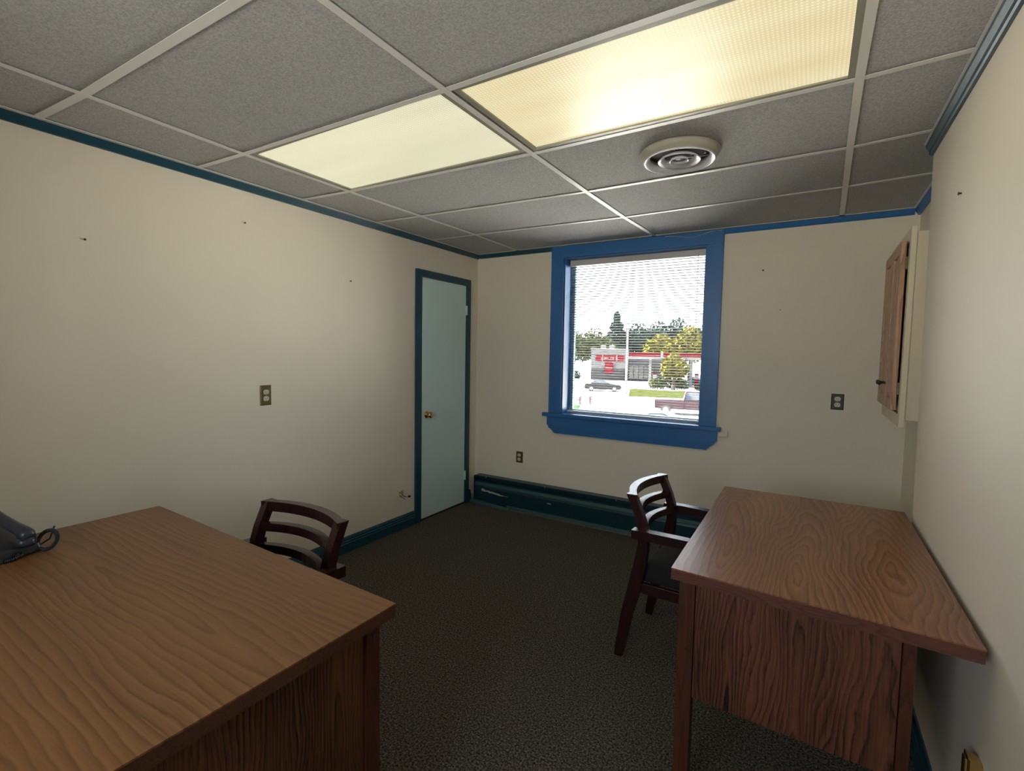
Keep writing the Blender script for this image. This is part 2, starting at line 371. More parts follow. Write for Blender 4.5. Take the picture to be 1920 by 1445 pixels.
for c in (1, 2, 3):     # main tees, towards the window
    for k in range(8):
        rail(COLS[c][k], COLS[c][k+1], .0135, HC).build('main_tee', m_rail, ceil)
for k in range(0, 8):      # cross tees
    for c in range(4):
        a = COLS[c][k]; b2 = COLS[c+1][k]
        if c == 3 and k < 7: b2 = (XR if k < 7 else XA, b2[1])
        wdt = .0155 if k == 3 else .0125
        rail(a, b2, wdt, HC+.0012).build('cross_tee', m_rail, ceil)
lights = {(1, 4), (2, 4)}
vent_tile = (2, 5)
allr = [-1.9]+[0]*0
for k in range(-1, 8):
    for c in range(4):
        if (c, k) in lights: continue
        if k < 0:
            q = [(COLS[c][0][0], YN), (COLS[c+1][0][0], YN), COLS[c+1][0], COLS[c][0]]
        else:
            q = [COLS[c][k], COLS[c+1][k], COLS[c+1][k+1], COLS[c][k+1]]
        g = .0035
        q = [list(v) for v in q]
        q[0][0] += g; q[3][0] += g; q[1][0] -= g; q[2][0] -= g; q[0][1] += g; q[1][1] += g; q[2][1] -= g; q[3][1] -= g
        if c == 3 and k < 5: q[1][0] = XR-.002; q[2][0] = XR-.002
        if c == 3 and k == 5: q[1][0] = XR-.002; q[2][0] = XR-.002
        z0 = HC+.0055+random.uniform(0, .0015)
        if (c, k) == (2, 5): z0 += .001
        o = MB().hexa([(v[0], v[1], z0) for v in q]+[(v[0], v[1], z0+.016) for v in q]).build('ceiling_tile', m_tile, ceil)
# the strip of tile above the alcove, past the end of the right wall
q = [(XR+.004, 1.985), (XA-.002, 1.985), (XA-.002, 2.38), (XR+.004, 2.385)]
MB().hexa([(v[0], v[1], HC+.006) for v in q]+[(v[0], v[1], HC+.022) for v in q]).build('ceiling_tile', m_tile, ceil)
# white wall angle
def angle(name, x0, x1, y0, y1):
    MB().box(x0, x1, y0, y1, HC, HC+.003).build(name, m_rail, ceil)
angle('wall_angle', XL, XL+.05, YN, YB); angle('wall_angle', XL+.05, XA, YB-.05, YB); angle('wall_angle', XR-.035, XR, YN, 1.96); angle('wall_angle', XA-.04, XA, 1.98, YB-.05)

# teal crown strips
def crown(name, axis, a, b, base, sgn, lab, z=HC):
    pr = [(base, z-.036), (base+sgn*.012, z-.036), (base+sgn*.016, z-.028), (base+sgn*.027, z-.008), (base+sgn*.030, z-.002), (base, z-.002)]
    o = MB().prism(pr, a, b, axis).build(name, m_teal)
    struct(o, lab, 'trim'); return o
crown('trim_1', 1, YN, YB, XL, 1, 'dark teal crown strip along the top of the left wall')
pr = lambda y, z: (y, z)
o = MB().prism([(YB, HC-.034), (YB-.012, HC-.034), (YB-.018, HC-.026), (YB-.027, HC-.008), (YB-.030, HC-.002), (YB, HC-.002)], XL+.03, .389, 0).build('trim_2', m_teal); struct(o, 'teal crown strip between the corner and the window', 'trim')
o = MB().prism([(YB, HC-.034), (YB-.012, HC-.034), (YB-.018, HC-.026), (YB-.027, HC-.008), (YB-.030, HC-.002), (YB, HC-.002)], 1.765, XA-.03, 0).build('trim_3', m_teal_glare); struct(o, 'teal crown strip right of the window, blued partly by painted-in glare', 'trim')
o = MB().prism([(XR, HC-.044), (XR-.010, HC-.044), (XR-.014, HC-.038), (XR-.016, HC-.026), (XR-.026, HC-.010), (XR-.028, HC-.002), (XR, HC-.002)], YN, 1.972, 1).build('trim_4', m_teal); struct(o, 'teal crown strip along the top of the right wall', 'trim')
o = MB().prism([(XA, HC-.036), (XA-.012, HC-.036), (XA-.016, HC-.028), (XA-.027, HC-.008), (XA-.030, HC-.002), (XA, HC-.002)], 1.98, YB, 1).build('trim_5', m_teal_glare); struct(o, 'short teal crown strip inside the alcove, blued partly by painted-in glare', 'trim')

# baseboards
def baseboard(name, x, sgn, y0, y1, lab):
    pf = [(x, 0), (x+sgn*.020, 0), (x+sgn*.020, .062), (x+sgn*.016, .068), (x+sgn*.016, .078), (x+sgn*.012, .084), (x+sgn*.012, .094), (x+sgn*.006, .108), (x, .110)]
    o = MB().prism(pf, y0, y1, 1).build(name, m_teal); struct(o, lab, 'baseboard')
baseboard('baseboard_left', XL, 1, YN, 2.218, 'dark teal moulded baseboard along the left wall up to the door')
baseboard('baseboard_corner', XL, 1, 2.947, 2.99, 'short teal baseboard between the door and the corner')
baseboard('baseboard_right', XR, -1, YN, 1.79, 'teal baseboard under the right-hand desk')

# ------------------------------------------------------------------ door on the left wall
D = srootat('door_1', (XL, 2.58, 0), 'pale green flush door with teal casing and brass knob', 'door')
MB().box(XL-.001, XL+.012, 2.283, 2.884, .018, 2.022, bev=.0015).build('door_slab', m_door, D)
for y0, y1 in ((2.219, 2.280), (2.887, 2.947)):
    MB().box(XL-.002, XL+.022, y0, y1, 0, 2.022+.003, bev=.003).build('side_casing', m_teal, D)
MB().box(XL-.002, XL+.023, 2.219, 2.947, 2.025, 2.082, bev=.003).build('head_casing', m_teal, D)
MB().box(XL-.002, XL+.006, 2.28, 2.887, 0, .017).build('door_gap', m_black, D)
kb = MB().lathe([(.030, 0), (.031, .004), (.026, .009), (.014, .011), (.012, .020), (.018, .025), (.0265, .034), (.0275, .043), (.023, .053), (.010, .057)], 20, Matrix.Translation((XL+.012, 2.352, .893)) @ Matrix.Rotation(PI/2, 4, 'Y'))
k = kb.build('door_knob', m_brass, D, True)
MB().lathe([(.005, 0), (.005, .003)], 10, Matrix.Translation((XL+.069, 2.352, .893)) @ Matrix.Rotation(PI/2, 4, 'Y')).build('knob_button', m_steel, k)
for z in (1.80, .27):
    h = MB().box(XL+.010, XL+.017, 2.874, 2.900, z-.04, z+.04, bev=.001).build('hinge', m_door, D)
    MB().tube([(XL+.020, 2.888, z-.043), (XL+.020, 2.888, z+.043)], .006, 10).build('hinge_pin', m_door, h)

# ------------------------------------------------------------------ window
WN = srootat('window_1', (1.08, YB, .9), 'teal framed window with stool and chamfered apron, blued partly by painted-in glare', 'window')
CY0 = YB-.020
for x0, x1 in ((.389, WX0), (WX1, 1.765)):
    MB().box(x0, x1, CY0, YB, .905, 2.294, bev=.002).build('side_casing', m_teal_glare, WN)
MB().box(.389, 1.765, CY0-.002, YB, WZ1, 2.327, bev=.002).build('head_casing', m_teal_glare, WN)
GY = 3.222
for x0, x1 in ((WX0-.001, WX0+.010), (WX1-.010, WX1+.001)):
    MB().box(x0, x1, YB-.001, GY+.05, .905, WZ1).build('jamb', m_teal_glare, WN)
MB().box(WX0, WX1, YB, GY+.05, WZ1-.010, WZ1+.001).build('head_jamb', m_teal_glare, WN)
MB().box(.336, 1.80, YB-.042, YB-.0, .874, .905, bev=.004).build('stool', m_teal_glare, WN)
MB().box(WX0, WX1, YB-.001, GY+.05, .880, .904).build('sill_board', m_teal_glare, WN)
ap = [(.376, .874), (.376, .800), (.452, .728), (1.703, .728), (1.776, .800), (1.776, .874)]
MB().prism([(x, z) for x, z in ap], YB-.020, YB, 1).build('apron', m_teal_glare, WN)
MB().prism([(.392, .780), (.404, .768), (1.747, .768), (1.760, .780)], YB-.027, YB-.020, 1).build('apron_bead', m_teal_glare, WN)
sf = srgb(120, 170, 185)
m_sash = mat('pale_blue_sash_paint', srgb(120, 165, 185), .4)
MB().box(WX0+.010, WX0+.040, GY, GY+.03, .904, WZ1-.01).build('sash_stile', m_sash, WN)
MB().box(WX1-.040, WX1-.010, GY, GY+.03, .904, WZ1-.01).build('sash_stile', m_sash, WN)
MB().box(WX0+.040, WX1-.040, GY, GY+.03, .904, .932).build('sash_rail', m_sash, WN)
MB().box(WX0+.040, WX1-.040, GY, GY+.03, WZ1-.045, WZ1-.01).build('sash_rail', m_sash, WN)
MB().box(WX0+.040, WX1-.040, GY+.012, GY+.016, .932, WZ1-.045).build('pane', m_glass, WN)

# unseen window added behind the viewer to bring daylight onto the back wall
W2 = srootat('window_added', (1.575, YN, 1.05), 'added teal framed window, unseen behind the viewer', 'window')
for x0, x1 in ((NX0-.1, NX0), (NX1, NX1+.1)): MB().box(x0, x1, YN, YN+.02, NZ0, NZ1+.1, bev=.002).build('side_casing', m_teal, W2)
MB().box(NX0, NX1, YN, YN+.02, NZ1, NZ1+.1, bev=.002).build('head_casing', m_teal, W2)
MB().box(NX0-.13, NX1+.13, YN, YN+.045, NZ0-.03, NZ0, bev=.002).build('stool', m_teal, W2)
for x0, x1 in ((NX0, NX0+.04), (1.555, 1.595), (NX1-.04, NX1)): MB().box(x0, x1, YN-.12, YN-.09, NZ0, NZ1).build('sash_stile', m_sash, W2)
for z0, z1 in ((NZ0, NZ0+.04), (NZ1-.04, NZ1)): MB().box(NX0+.04, NX1-.04, YN-.119, YN-.091, z0, z1).build('sash_rail', m_sash, W2)
MB().box(NX0+.04, NX1-.04, YN-.107, YN-.103, NZ0+.04, NZ1-.04).build('pane', m_glass, W2)

# venetian blind
BL = thing('venetian_blind', 'white venetian blind with open thin slats hanging inside the window frame', 'blind', (1.08, 3.165, .93))
bx0, bx1, by = WX0+.022, WX1-.016, 3.165
MB().box(bx0, bx1, by-.018, by+.018, 2.172, 2.220, bev=.002).build('headrail', m_white, BL)
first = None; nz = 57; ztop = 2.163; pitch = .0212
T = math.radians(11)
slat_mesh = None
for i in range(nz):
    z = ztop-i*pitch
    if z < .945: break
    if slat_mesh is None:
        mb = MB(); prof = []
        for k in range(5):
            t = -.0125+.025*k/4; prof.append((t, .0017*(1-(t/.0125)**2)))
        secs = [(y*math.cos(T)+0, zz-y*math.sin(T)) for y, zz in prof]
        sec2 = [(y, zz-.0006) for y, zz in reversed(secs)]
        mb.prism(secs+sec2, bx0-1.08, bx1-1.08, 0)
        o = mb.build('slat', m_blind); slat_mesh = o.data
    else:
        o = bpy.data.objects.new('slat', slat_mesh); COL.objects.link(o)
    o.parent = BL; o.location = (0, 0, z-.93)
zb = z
MB().box(bx0, bx1, by-.012, by+.012, .914, .928, bev=.002).build('bottom_rail', m_white, BL)
m_cord = mat('blind_cord', srgb(150, 150, 155), .7)
for x in (bx0+.10, 1.08, bx1-.12):
    mb = MB()
    for dy in (-.013, .013): mb.tube([(x, by+dy, .925), (x, by+dy, 2.18)], .0008, 5)
    mb.build('ladder_cord', m_cord, BL)
MB().tube([(bx1-.055, by-.022, 1.55), (bx1-.058, by-.022, 2.18)], .0022, 6).build('tilt_wand', m_cord, BL)
MB().tube([(bx0+.05, by-.021, 1.30), (bx0+.048, by-.021, 2.18)], .0012, 6).build('lift_cord', m_cord, BL)

# white wire over the window head, and the small box right of the apron
pts = []
for i in range(25):
    t = i/24; x = 1.35+.40*t
    pts.append((x, YB-.034, 2.317-.020*math.sin(PI*min(1, t*1.15))+.006*math.sin(t*9)))
tag(MB().tube(pts, .0016, 6).build('loose_wire', m_wirew), 'thin white wire drooping across the head casing above the window', 'wire')
CB = thing('cable_box', 'small cream cable box on the wall right of the window apron', 'box', (1.81, YB, .86))
MB().box(1.782, 1.848, YB-.022, YB, .838, .878, bev=.003).build('housing', m_wall, CB)
MB().tube([(1.80, YB-.010, .878), (1.792, YB-.012, .90), (1.778, YB-.012, .925), (1.770, YB-.010, .93)], .002, 6).build('wire', m_wirew, CB)

# ------------------------------------------------------------------ baseboard heater under the window
HT = thing('baseboard_heater', 'long dark teal baseboard heater with chipped paint under the window', 'heater', (1.0, 3.03, 0))
hx0, hx1 = -.345, 2.70
prof = [(YB, 0), (3.0, 0), (2.984, .012), (2.984, .150), (2.990, .168), (3.020, .196), (3.020, .205), (3.055, .205), (3.055, .243), (3.0, .243), (3.0, .256), (YB, .256)]
MB().prism(prof, hx0+.006, hx1, 0).build('casing', m_teal_d, HT)
MB().prism([(2.9985, .196), (2.983, .176), (2.9825, .168), (2.986, .166), (3.003, .192)], hx0+.006, hx1, 0).build('damper_lip', m_strip, HT)
MB().prism([(YB, .0), (2.980, .0), (2.980, .256), (YB, .256)], hx0, hx0+.007, 0).build('end_cap', m_teal_d, HT)
def poly_flat(name, pts, y, m, parent, th=.0012):
    return MB().prism(pts, y-th, y, 1).build(name, m, parent)
def blob(cx, cz, w, h, n=16, j=.3):
    out = []
    for k in range(n):
        a = 2*PI*k/n; r = 1+random.uniform(-j, j); out.append((cx+w*math.cos(a)*r, cz+h*math.sin(a)*r))
    return out
chip = [(-.262, .128), (-.252, .142), (-.232, .143), (-.215, .130), (-.19, .134), (-.165, .129), (-.13, .128), (-.10, .122), (-.07, .122), (-.035, .113), (-.01, .112), (.0, .108), (-.03, .104), (-.06, .103), (-.10, .108), (-.14, .112), (-.165, .110), (-.19, .119), (-.22, .117), (-.25, .118)]
poly_flat('paint_chip', chip, 2.984, m_chip, HT)
for c in (blob(.46, .120, .020, .004), blob(.44, .122, .006, .004), blob(1.30, .118, .030, .010, 14, .4), blob(1.285, .128, .010, .010), blob(-.255, .098, .004, .004), blob(.02, .108, .018, .0015)):
    poly_flat('paint_chip', c, 2.984, m_chip, HT)
for x in (-.22, .40, 1.05, 1.62, 2.2):
    MB().lathe([(.006, 0), (.005, .002), (.002, .003)], 10, Matrix.Translation((x, 3.0, .2495)) @ Matrix.Rotation(PI/2, 4, 'X')).build('screw', m_steel, HT)
K1 = thing('skirting_plank', 'short faded teal plank lying on the carpet at the left end of the heater', 'plank', (-.1, 2.96, 0))
MB().hexa([(-.372, 2.955, .001), (.085, 2.925, .001), (.085, 2.945, .001), (-.36, 2.99, .001), (-.372, 2.965, .03), (.085, 2.935, .018), (.085, 2.95, .018), (-.36, 2.995, .03)], bev=.001).build('board', m_strip, K1)
K2 = thing('skirting_plank', 'long faded teal plank along the carpet below the heater, behind the right-hand chair', 'plank', (1.3, 2.96, 0))
MB().hexa([(.04, 2.95, .001), (2.6, 2.95, .001), (2.6, 2.978, .001), (.04, 2.978, .001), (.04, 2.958, .034), (2.6, 2.958, .034), (2.6, 2.978, .034), (.04, 2.978, .034)], bev=.001).build('board', m_strip, K2)
MB().box(.04, 2.6, 2.946, 2.9495, .001, .008).build('worn_edge', mat('bare_wood_edge', srgb(120, 100, 70), .7), K2)

# ------------------------------------------------------------------ electrical outlets
def outlet(loc, axis, plate_m, rec_m, label, w=.071, h=.117):
    t = thing('wall_outlet', label, 'outlet', loc, {'x': PI/2, 'y': 0}[axis])
    # local: x across, -y out of the wall, z up
    R = t
    def B(name, mb, m, par, smooth=False):
        o = mb.build(name, m, None, smooth); o.parent = par; return o
    mb = MB(); s = .006
    a, b2 = w/2, h/2
    mb.hexa([(-a, 0, -b2), (a, 0, -b2), (a, 0, b2), (-a, 0, b2), (-a+s, -.005, -b2+s), (a-s, -.005, -b2+s), (a-s, -.005, b2-s), (-a+s, -.005, b2-s)])
    B('cover_plate', mb, plate_m, R)
    for dz in (.0195, -.0195):
        pts = []
        for k in range(20):
            an = 2*PI*k/20; x = .0172*math.cos(an); z = max(-.0135, min(.0135, .0172*math.sin(an))); pts.append((x, z+dz))
        rc = B('receptacle', MB().prism(pts, -.0075, -.004, 1), rec_m, R)
        for sx, hh in ((-.0065, .0045), (.0065, .0035)):
            B('slot', MB().box(sx-.0012, sx+.0012, -.0079, -.0074, dz+.002-hh, dz+.002+hh), m_slot, rc)
        B('slot', MB().lathe([(.0024, 0), (.0024, .0005)], 10, Matrix.Translation((0, -.0074, dz-.008)) @ Matrix.Rotation(PI/2, 4, 'X')), m_slot, rc)
    B('screw', MB().lathe([(.003, 0), (.003, .0018)], 10, Matrix.Translation((0, -.005, 0)) @ Matrix.Rotation(PI/2, 4, 'X')), m_steel, R)
    return t
outlet((XL, .940, 1.147), 'x', m_brass2, m_ivory, 'double wall outlet with a brass plate on the left wall above the chair', h=.119)
outlet((.094, YB, .468), 'y', m_brass2, m_ivory, 'double wall outlet low on the back wall between the door and window', h=.104)
outlet((2.50, YB, 1.138), 'y', m_pewter, m_ivory, 'double wall outlet with a dark plate right of the window', h=.104)
# wall outlet on the left wall faces +x : rotate so that -y local -> +x
# (rz = 90 deg turns -y into +x)
JB = thing('phone_jack', 'broken cream phone jack with loose wire ends beside the door', 'jack', (XL, 2.05, .28))
MB().box(XL, XL+.012, 2.025, 2.068, .272, .318, bev=.002).build('housing', m_cab, JB)
mw = mat('frayed_wire', srgb(82, 74, 44), .6)
for pl in ([(XL+.012, 2.03, .308), (XL+.02, 2.045, .300), (XL+.018, 2.058, .292), (XL+.03, 2.062, .276), (XL+.035, 2.08, .264)],
           [(XL+.012, 2.058, .312), (XL+.022, 2.060, .300), (XL+.02, 2.056, .288), (XL+.035, 2.066, .268), (XL+.05, 2.085, .262), (XL+.055, 2.10, .268)],
           [(XL+.014, 2.045, .280), (XL+.03, 2.055, .262), (XL+.04, 2.066, .250)]):
    MB().tube(pl, .0022, 6).build('wire', mw, JB)
MB().box(XL+.045, XL+.062, 2.095, 2.112, .258, .272, bev=.002).build('plug', m_pewter, JB)

# nails and screws left in the walls
def nail(p, ax, label, r=.0038):
    X = Matrix.Translation(p) @ (Matrix.Rotation(PI/2, 4, 'Y') if ax == 'x' else Matrix.Rotation(-PI/2, 4, 'Y') if ax == '-x' else Matrix.Rotation(PI/2, 4, 'X'))
    o = MB().lathe([(r*.5, 0), (r*.5, .006), (r, .007), (r*.9, .009), (r*.3, .010)], 10, X).build('nail', m_pewter, org=p)
    tag(o, label, 'nail')
nail((XL, .115, 1.884), 'x', 'bare nail high on the left wall, nearest the left edge', .005)
nail((XL, .831, 2.119), 'x', 'bare nail on the left wall just below the crown strip', .005)
nail((XL, 1.57, 1.895), 'x', 'bare nail on the left wall between outlet and door', .005)
nail((2.024, YB, 2.022), 'y', 'bare nail on the back wall, the upper one right of the window', .006)
nail((2.141, YB, 1.746), 'y', 'tiny pin on the back wall, the lower one right of the window', .003)
nail((XR, 1.413, 1.975), '-x', 'screw head on the right wall above and before the cabinet', .006)

# ------------------------------------------------------------------ ceiling lights
def light(x0, x1, y0, y1, dm, label):
    t = thing('ceiling_light', label, 'ceiling light', ((x0+x1)/2, (y0+y1)/2, HC+.003), 0)
    z0 = HC+.0035; fw = .022
    mb = MB()
    mb.box(x0, x1, y0, y0+fw, z0, z0+.02); mb.box(x0, x1, y1-fw, y1, z0, z0+.02); mb.box(x0, x0+fw, y0+fw, y1-fw, z0, z0+.02); mb.box(x1-fw, x1, y0+fw, y1-fw, z0, z0+.02)
    mb.build('frame', mat('light_frame_enamel', srgb(150, 148, 132), .4), t)
    mb = MB(); mb.box(x0, x1, y0, y1, z0+.10, z0+.104); mb.box(x0, x0+.003, y0, y1, z0+.02, z0+.10); mb.box(x1-.003, x1, y0, y1, z0+.02, z0+.10); mb.box(x0, x1, y0, y0+.003, z0+.02, z0+.10); mb.box(x0, x1, y1-.003, y1, z0+.02, z0+.10)
    mb.build('housing', m_white, t)
    MB().box(x0+fw-.004, x1-fw+.004, y0+fw-.004, y1-fw+.004, z0+.006, z0+.010).build('diffuser', dm, t)
light(.034, 1.193, .605, 1.213, m_dif1, 'pale yellow recessed ceiling light, the one nearer the left wall')
light(1.226, 2.421, .62, 1.222, m_dif2, 'amber tinted recessed ceiling light, the larger one before the round vent')

# round ceiling vent
V = thing('ceiling_vent', 'round white ceiling vent with concentric rings', 'vent', (1.792, 1.540, HC))
cx, cy = 1.792, 1.540
X = Matrix.Translation((cx, cy, 0))
MB().lathe([(.165, HC+.004), (.173, HC-.004), (.172, HC-.010), (.153, HC-.036), (.146, HC-.038), (.143, HC-.034), (.135, HC-.012), (.133, HC+.0)], 48, X, close=True).build('flange', m_flange, V, True)
MB().lathe([(.1535, HC-.0355), (.1525, HC-.041), (.149, HC-.042), (.126, HC-.020), (.127, HC-.017), (.147, HC-.0375)], 48, X, close=True).build('outer_ring', m_vent, V, True)
for ri in (.092, .042):
    MB().lathe([(ri, HC-.038), (ri-.003, HC-.041), (ri-.020, HC-.026), (ri-.030, HC-.020), (ri-.029, HC-.017), (ri-.016, HC-.022)] if ri > .05 else [(ri, HC-.038), (ri-.003, HC-.041), (ri-.010, HC-.030), (ri-.014, HC-.026), (ri-.013, HC-.023), (ri-.006, HC-.027)], 40, X, close=True).build('ring', m_vent, V, True)
MB().lathe([(.030, HC-.030), (.030, HC-.026), (.002, HC-.025)], 24, X).build('centre_cap', m_key, V, True)
MB().lathe([(.134, HC-.004), (.134, HC+.003)], 40, X).build('duct_opening', m_black, V)
mb = MB()
for a in (25, 145, 265):
    c_, s_ = math.cos(math.radians(a)), math.sin(math.radians(a))
    mb.tube([(cx+.02*c_, cy+.02*s_, HC-.022), (cx+.135*c_, cy+.135*s_, HC-.014)], .0028, 6)
mb.build('spoke', m_key, V)
MB().lathe([(.005, 0), (.004, .003)], 10, Matrix.Translation((cx+.118, cy-.045, HC-.038)) @ Matrix.Rotation(PI, 4, 'X')).build('screw', m_pewter, V)

# ------------------------------------------------------------------ wall cabinet in the alcove
C = thing('wall_cabinet', 'shallow cream wall cabinet with light oak doors', 'cabinet', (2.78, 2.32, 1.12))
MB().box(2.71, XA, 2.015, 2.615, 1.150, 1.985, bev=.001).build('body', m_cab, C)
fz0, fz1 = 1.120, 2.006
for nm, b4 in (('frame_stile', (2.690, 2.710, 2.0, 2.045, fz0, fz1)), ('frame_stile', (2.690, 2.710, 2.59, 2.632, fz0, fz1)), ('frame_rail', (2.690, 2.710, 2.045, 2.59, fz0, fz0+.055)), ('frame_rail', (2.690, 2.710, 2.045, 2.59, fz1-.055, fz1))):
    MB().box(*b4, bev=.0008).build(nm, m_cab, C)
def cab_door(y0, y1, z0, z1, hinge_y, knob_y):
    d = bpy.data.objects.new('door', None); COL.objects.link(d); d.parent = C; d.location = Vector((2.68, (y0+y1)/2, z0))-C.location
    xf, xb = 2.664, 2.684; s = .052
    for b4 in ((xf, xb, y0, y0+s, z0, z1), (xf, xb, y1-s, y1, z0, z1)): MB().box(*b4, bev=.002).build('stile', m_oak, d)
    for b4 in ((xf, xb, y0+s, y1-s, z0, z0+s), (xf, xb, y0+s, y1-s, z1-s, z1)): MB().box(*b4, bev=.002).build('rail', m_oak, d)
    a, b2, c_, e = y0+s-.002, y1-s+.002, z0+s-.002, z1-s+.002; i = .028
    MB().box(xf+.009, xb-.003, a, b2, c_, e).build('panel', m_oak, d)
    MB().hexa([(xf+.009, a+.006, c_+.006), (xf+.009, b2-.006, c_+.006), (xf+.009, b2-.006, e-.006), (xf+.009, a+.006, e-.006), (xf+.001, a+i, c_+i), (xf+.001, b2-i, c_+i), (xf+.001, b2-i, e-i), (xf+.001, a+i, e-i)]).build('raised_field', m_oak, d)
    for z in (z0+.10, z1-.10):
        MB().box(2.681, 2.6905, hinge_y-.012, hinge_y+.012, z-.028, z+.028, bev=.001).build('hinge', m_brass2, d)
    MB().lathe([(.008, 0), (.005, .004), (.005, .014), (.011, .020), (.0125, .026), (.008, .031)], 16, Matrix.Translation((xf, knob_y, z0+.115)) @ Matrix.Rotation(-PI/2, 4, 'Y')).build('knob', m_pewter, d, True)
cab_door(2.062, 2.335, 1.190, 1.955, 2.058, 2.30)
cab_door(2.345, 2.600, 1.190, 1.955, 2.604, 2.375)

# ------------------------------------------------------------------ desks
def desk_mesh_box(x0, x1, y0, y1, z0, z1, warp, bev=0):
    pts = [(x0, y0), (x1, y0), (x1, y1), (x0, y1)]
    q = [warp(x, y) for x, y in pts]
    return MB().hexa([(x, y, z0) for x, y in q]+[(x, y, z1) for x, y in q], bev)
# right desk: long side along y, against the right wall
RD = thing('office_desk', 'walnut laminate desk against the right wall with the chair by the window', 'desk', (2.36, 1.33, 0))
def wr(x, y):       # the near end is cut very slightly out of square
    t = (1.915-y)/1.17
    return (x, y-.046*(x-2.0)/.72*t+.025*t)
TZ = .76
def top(parent, pts, warp, m_t, m_e):
    # laminate sheet on top of a core
    q = [warp(*p) for p in pts]
    MB().hexa([(x, y, TZ-.004) for x, y in q]+[(x, y, TZ) for x, y in q]).build('desk_top', m_t, parent)
    c = Vector((sum(a for a, b in q)/4, sum(b for a, b in q)/4))
    q2 = [tuple(Vector(p)+(c-Vector(p)).normalized()*.0012) for p in q]
    MB().hexa([(x, y, TZ-.036) for x, y in q2]+[(x, y, TZ-.0045) for x, y in q2]).build('top_edge', m_e, parent)
top(RD, [(2.0, .745), (2.722, .745), (2.722, 1.915), (1.996, 1.915)], wr, m_topR, m_edgeR)
UZ = TZ-.036
def rbox(name, b, m, bev=.001, sm=False): return desk_mesh_box(*b, wr, bev).build(name, m, RD)
rbox('leg', (2.022, 2.070, .772, .820, 0, UZ), m_leg, .002)
rbox('leg', (2.578, 2.605, .772, .820, 0, UZ), m_leg, .002)
rbox('leg', (2.150, 2.196, 1.868, 1.908, 0, UZ), m_leg, .002)
rbox('leg', (2.57, 2.605, 1.866, 1.908, 0, UZ), m_leg, .002)
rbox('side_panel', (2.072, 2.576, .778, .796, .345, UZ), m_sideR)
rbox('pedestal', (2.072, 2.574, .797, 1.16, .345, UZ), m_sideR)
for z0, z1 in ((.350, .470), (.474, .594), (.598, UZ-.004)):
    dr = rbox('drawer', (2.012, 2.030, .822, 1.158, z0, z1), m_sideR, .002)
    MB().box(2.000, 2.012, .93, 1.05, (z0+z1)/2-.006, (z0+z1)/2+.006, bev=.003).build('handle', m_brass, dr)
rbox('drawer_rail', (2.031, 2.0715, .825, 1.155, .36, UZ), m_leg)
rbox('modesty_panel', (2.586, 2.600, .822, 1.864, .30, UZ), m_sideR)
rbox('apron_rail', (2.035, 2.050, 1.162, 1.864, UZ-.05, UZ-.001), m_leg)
# left desk: long side along x, in the foreground
LD = thing('office_desk', 'walnut laminate desk in the left foreground carrying the phone', 'desk', (.74, -.19, 0))
def wl(x, y):
    return (x, y+.036*(1.0-(x-.04)/1.4)*((y+.6)/.75))
top(LD, [(.040, -.60), (1.443, -.60), (1.441, .140), (.046, .148)], wl, m_topL, m_edge)
def lbox(name, b, m, bev=.001): return desk_mesh_box(*b, wl, bev).build(name, m, LD)
lbox('leg', (1.335, 1.383, .092, .138, 0, UZ), m_leg, .002)
lbox('leg', (1.335, 1.383, -.59, -.545, 0, UZ), m_leg, .002)
lbox('leg', (.09, .138, .092, .138, 0, UZ), m_leg, .002)
lbox('leg', (.09, .138, -.59, -.545, 0, UZ), m_leg, .002)
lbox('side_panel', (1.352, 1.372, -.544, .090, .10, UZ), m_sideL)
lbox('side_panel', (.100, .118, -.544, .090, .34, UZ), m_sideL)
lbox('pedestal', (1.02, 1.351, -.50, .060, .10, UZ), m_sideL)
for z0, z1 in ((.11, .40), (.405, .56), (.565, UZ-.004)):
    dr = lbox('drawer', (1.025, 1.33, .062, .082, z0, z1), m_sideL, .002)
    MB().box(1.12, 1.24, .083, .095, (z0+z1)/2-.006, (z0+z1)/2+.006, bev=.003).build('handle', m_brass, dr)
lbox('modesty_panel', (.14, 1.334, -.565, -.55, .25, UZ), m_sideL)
MB().lathe([(.004, 0), (.004, .002)], 10, Matrix.Translation((1.384, .118, .665)) @ Matrix.Rotation(PI/2, 4, 'Y')).build('screw', m_steel, LD)
MB().lathe([(.004, 0), (.004, .002)], 10, Matrix.Translation((2.050, .7905-.0, .50)) @ Matrix.Rotation(PI/2, 4, 'X')).build('screw', m_pewter, RD)

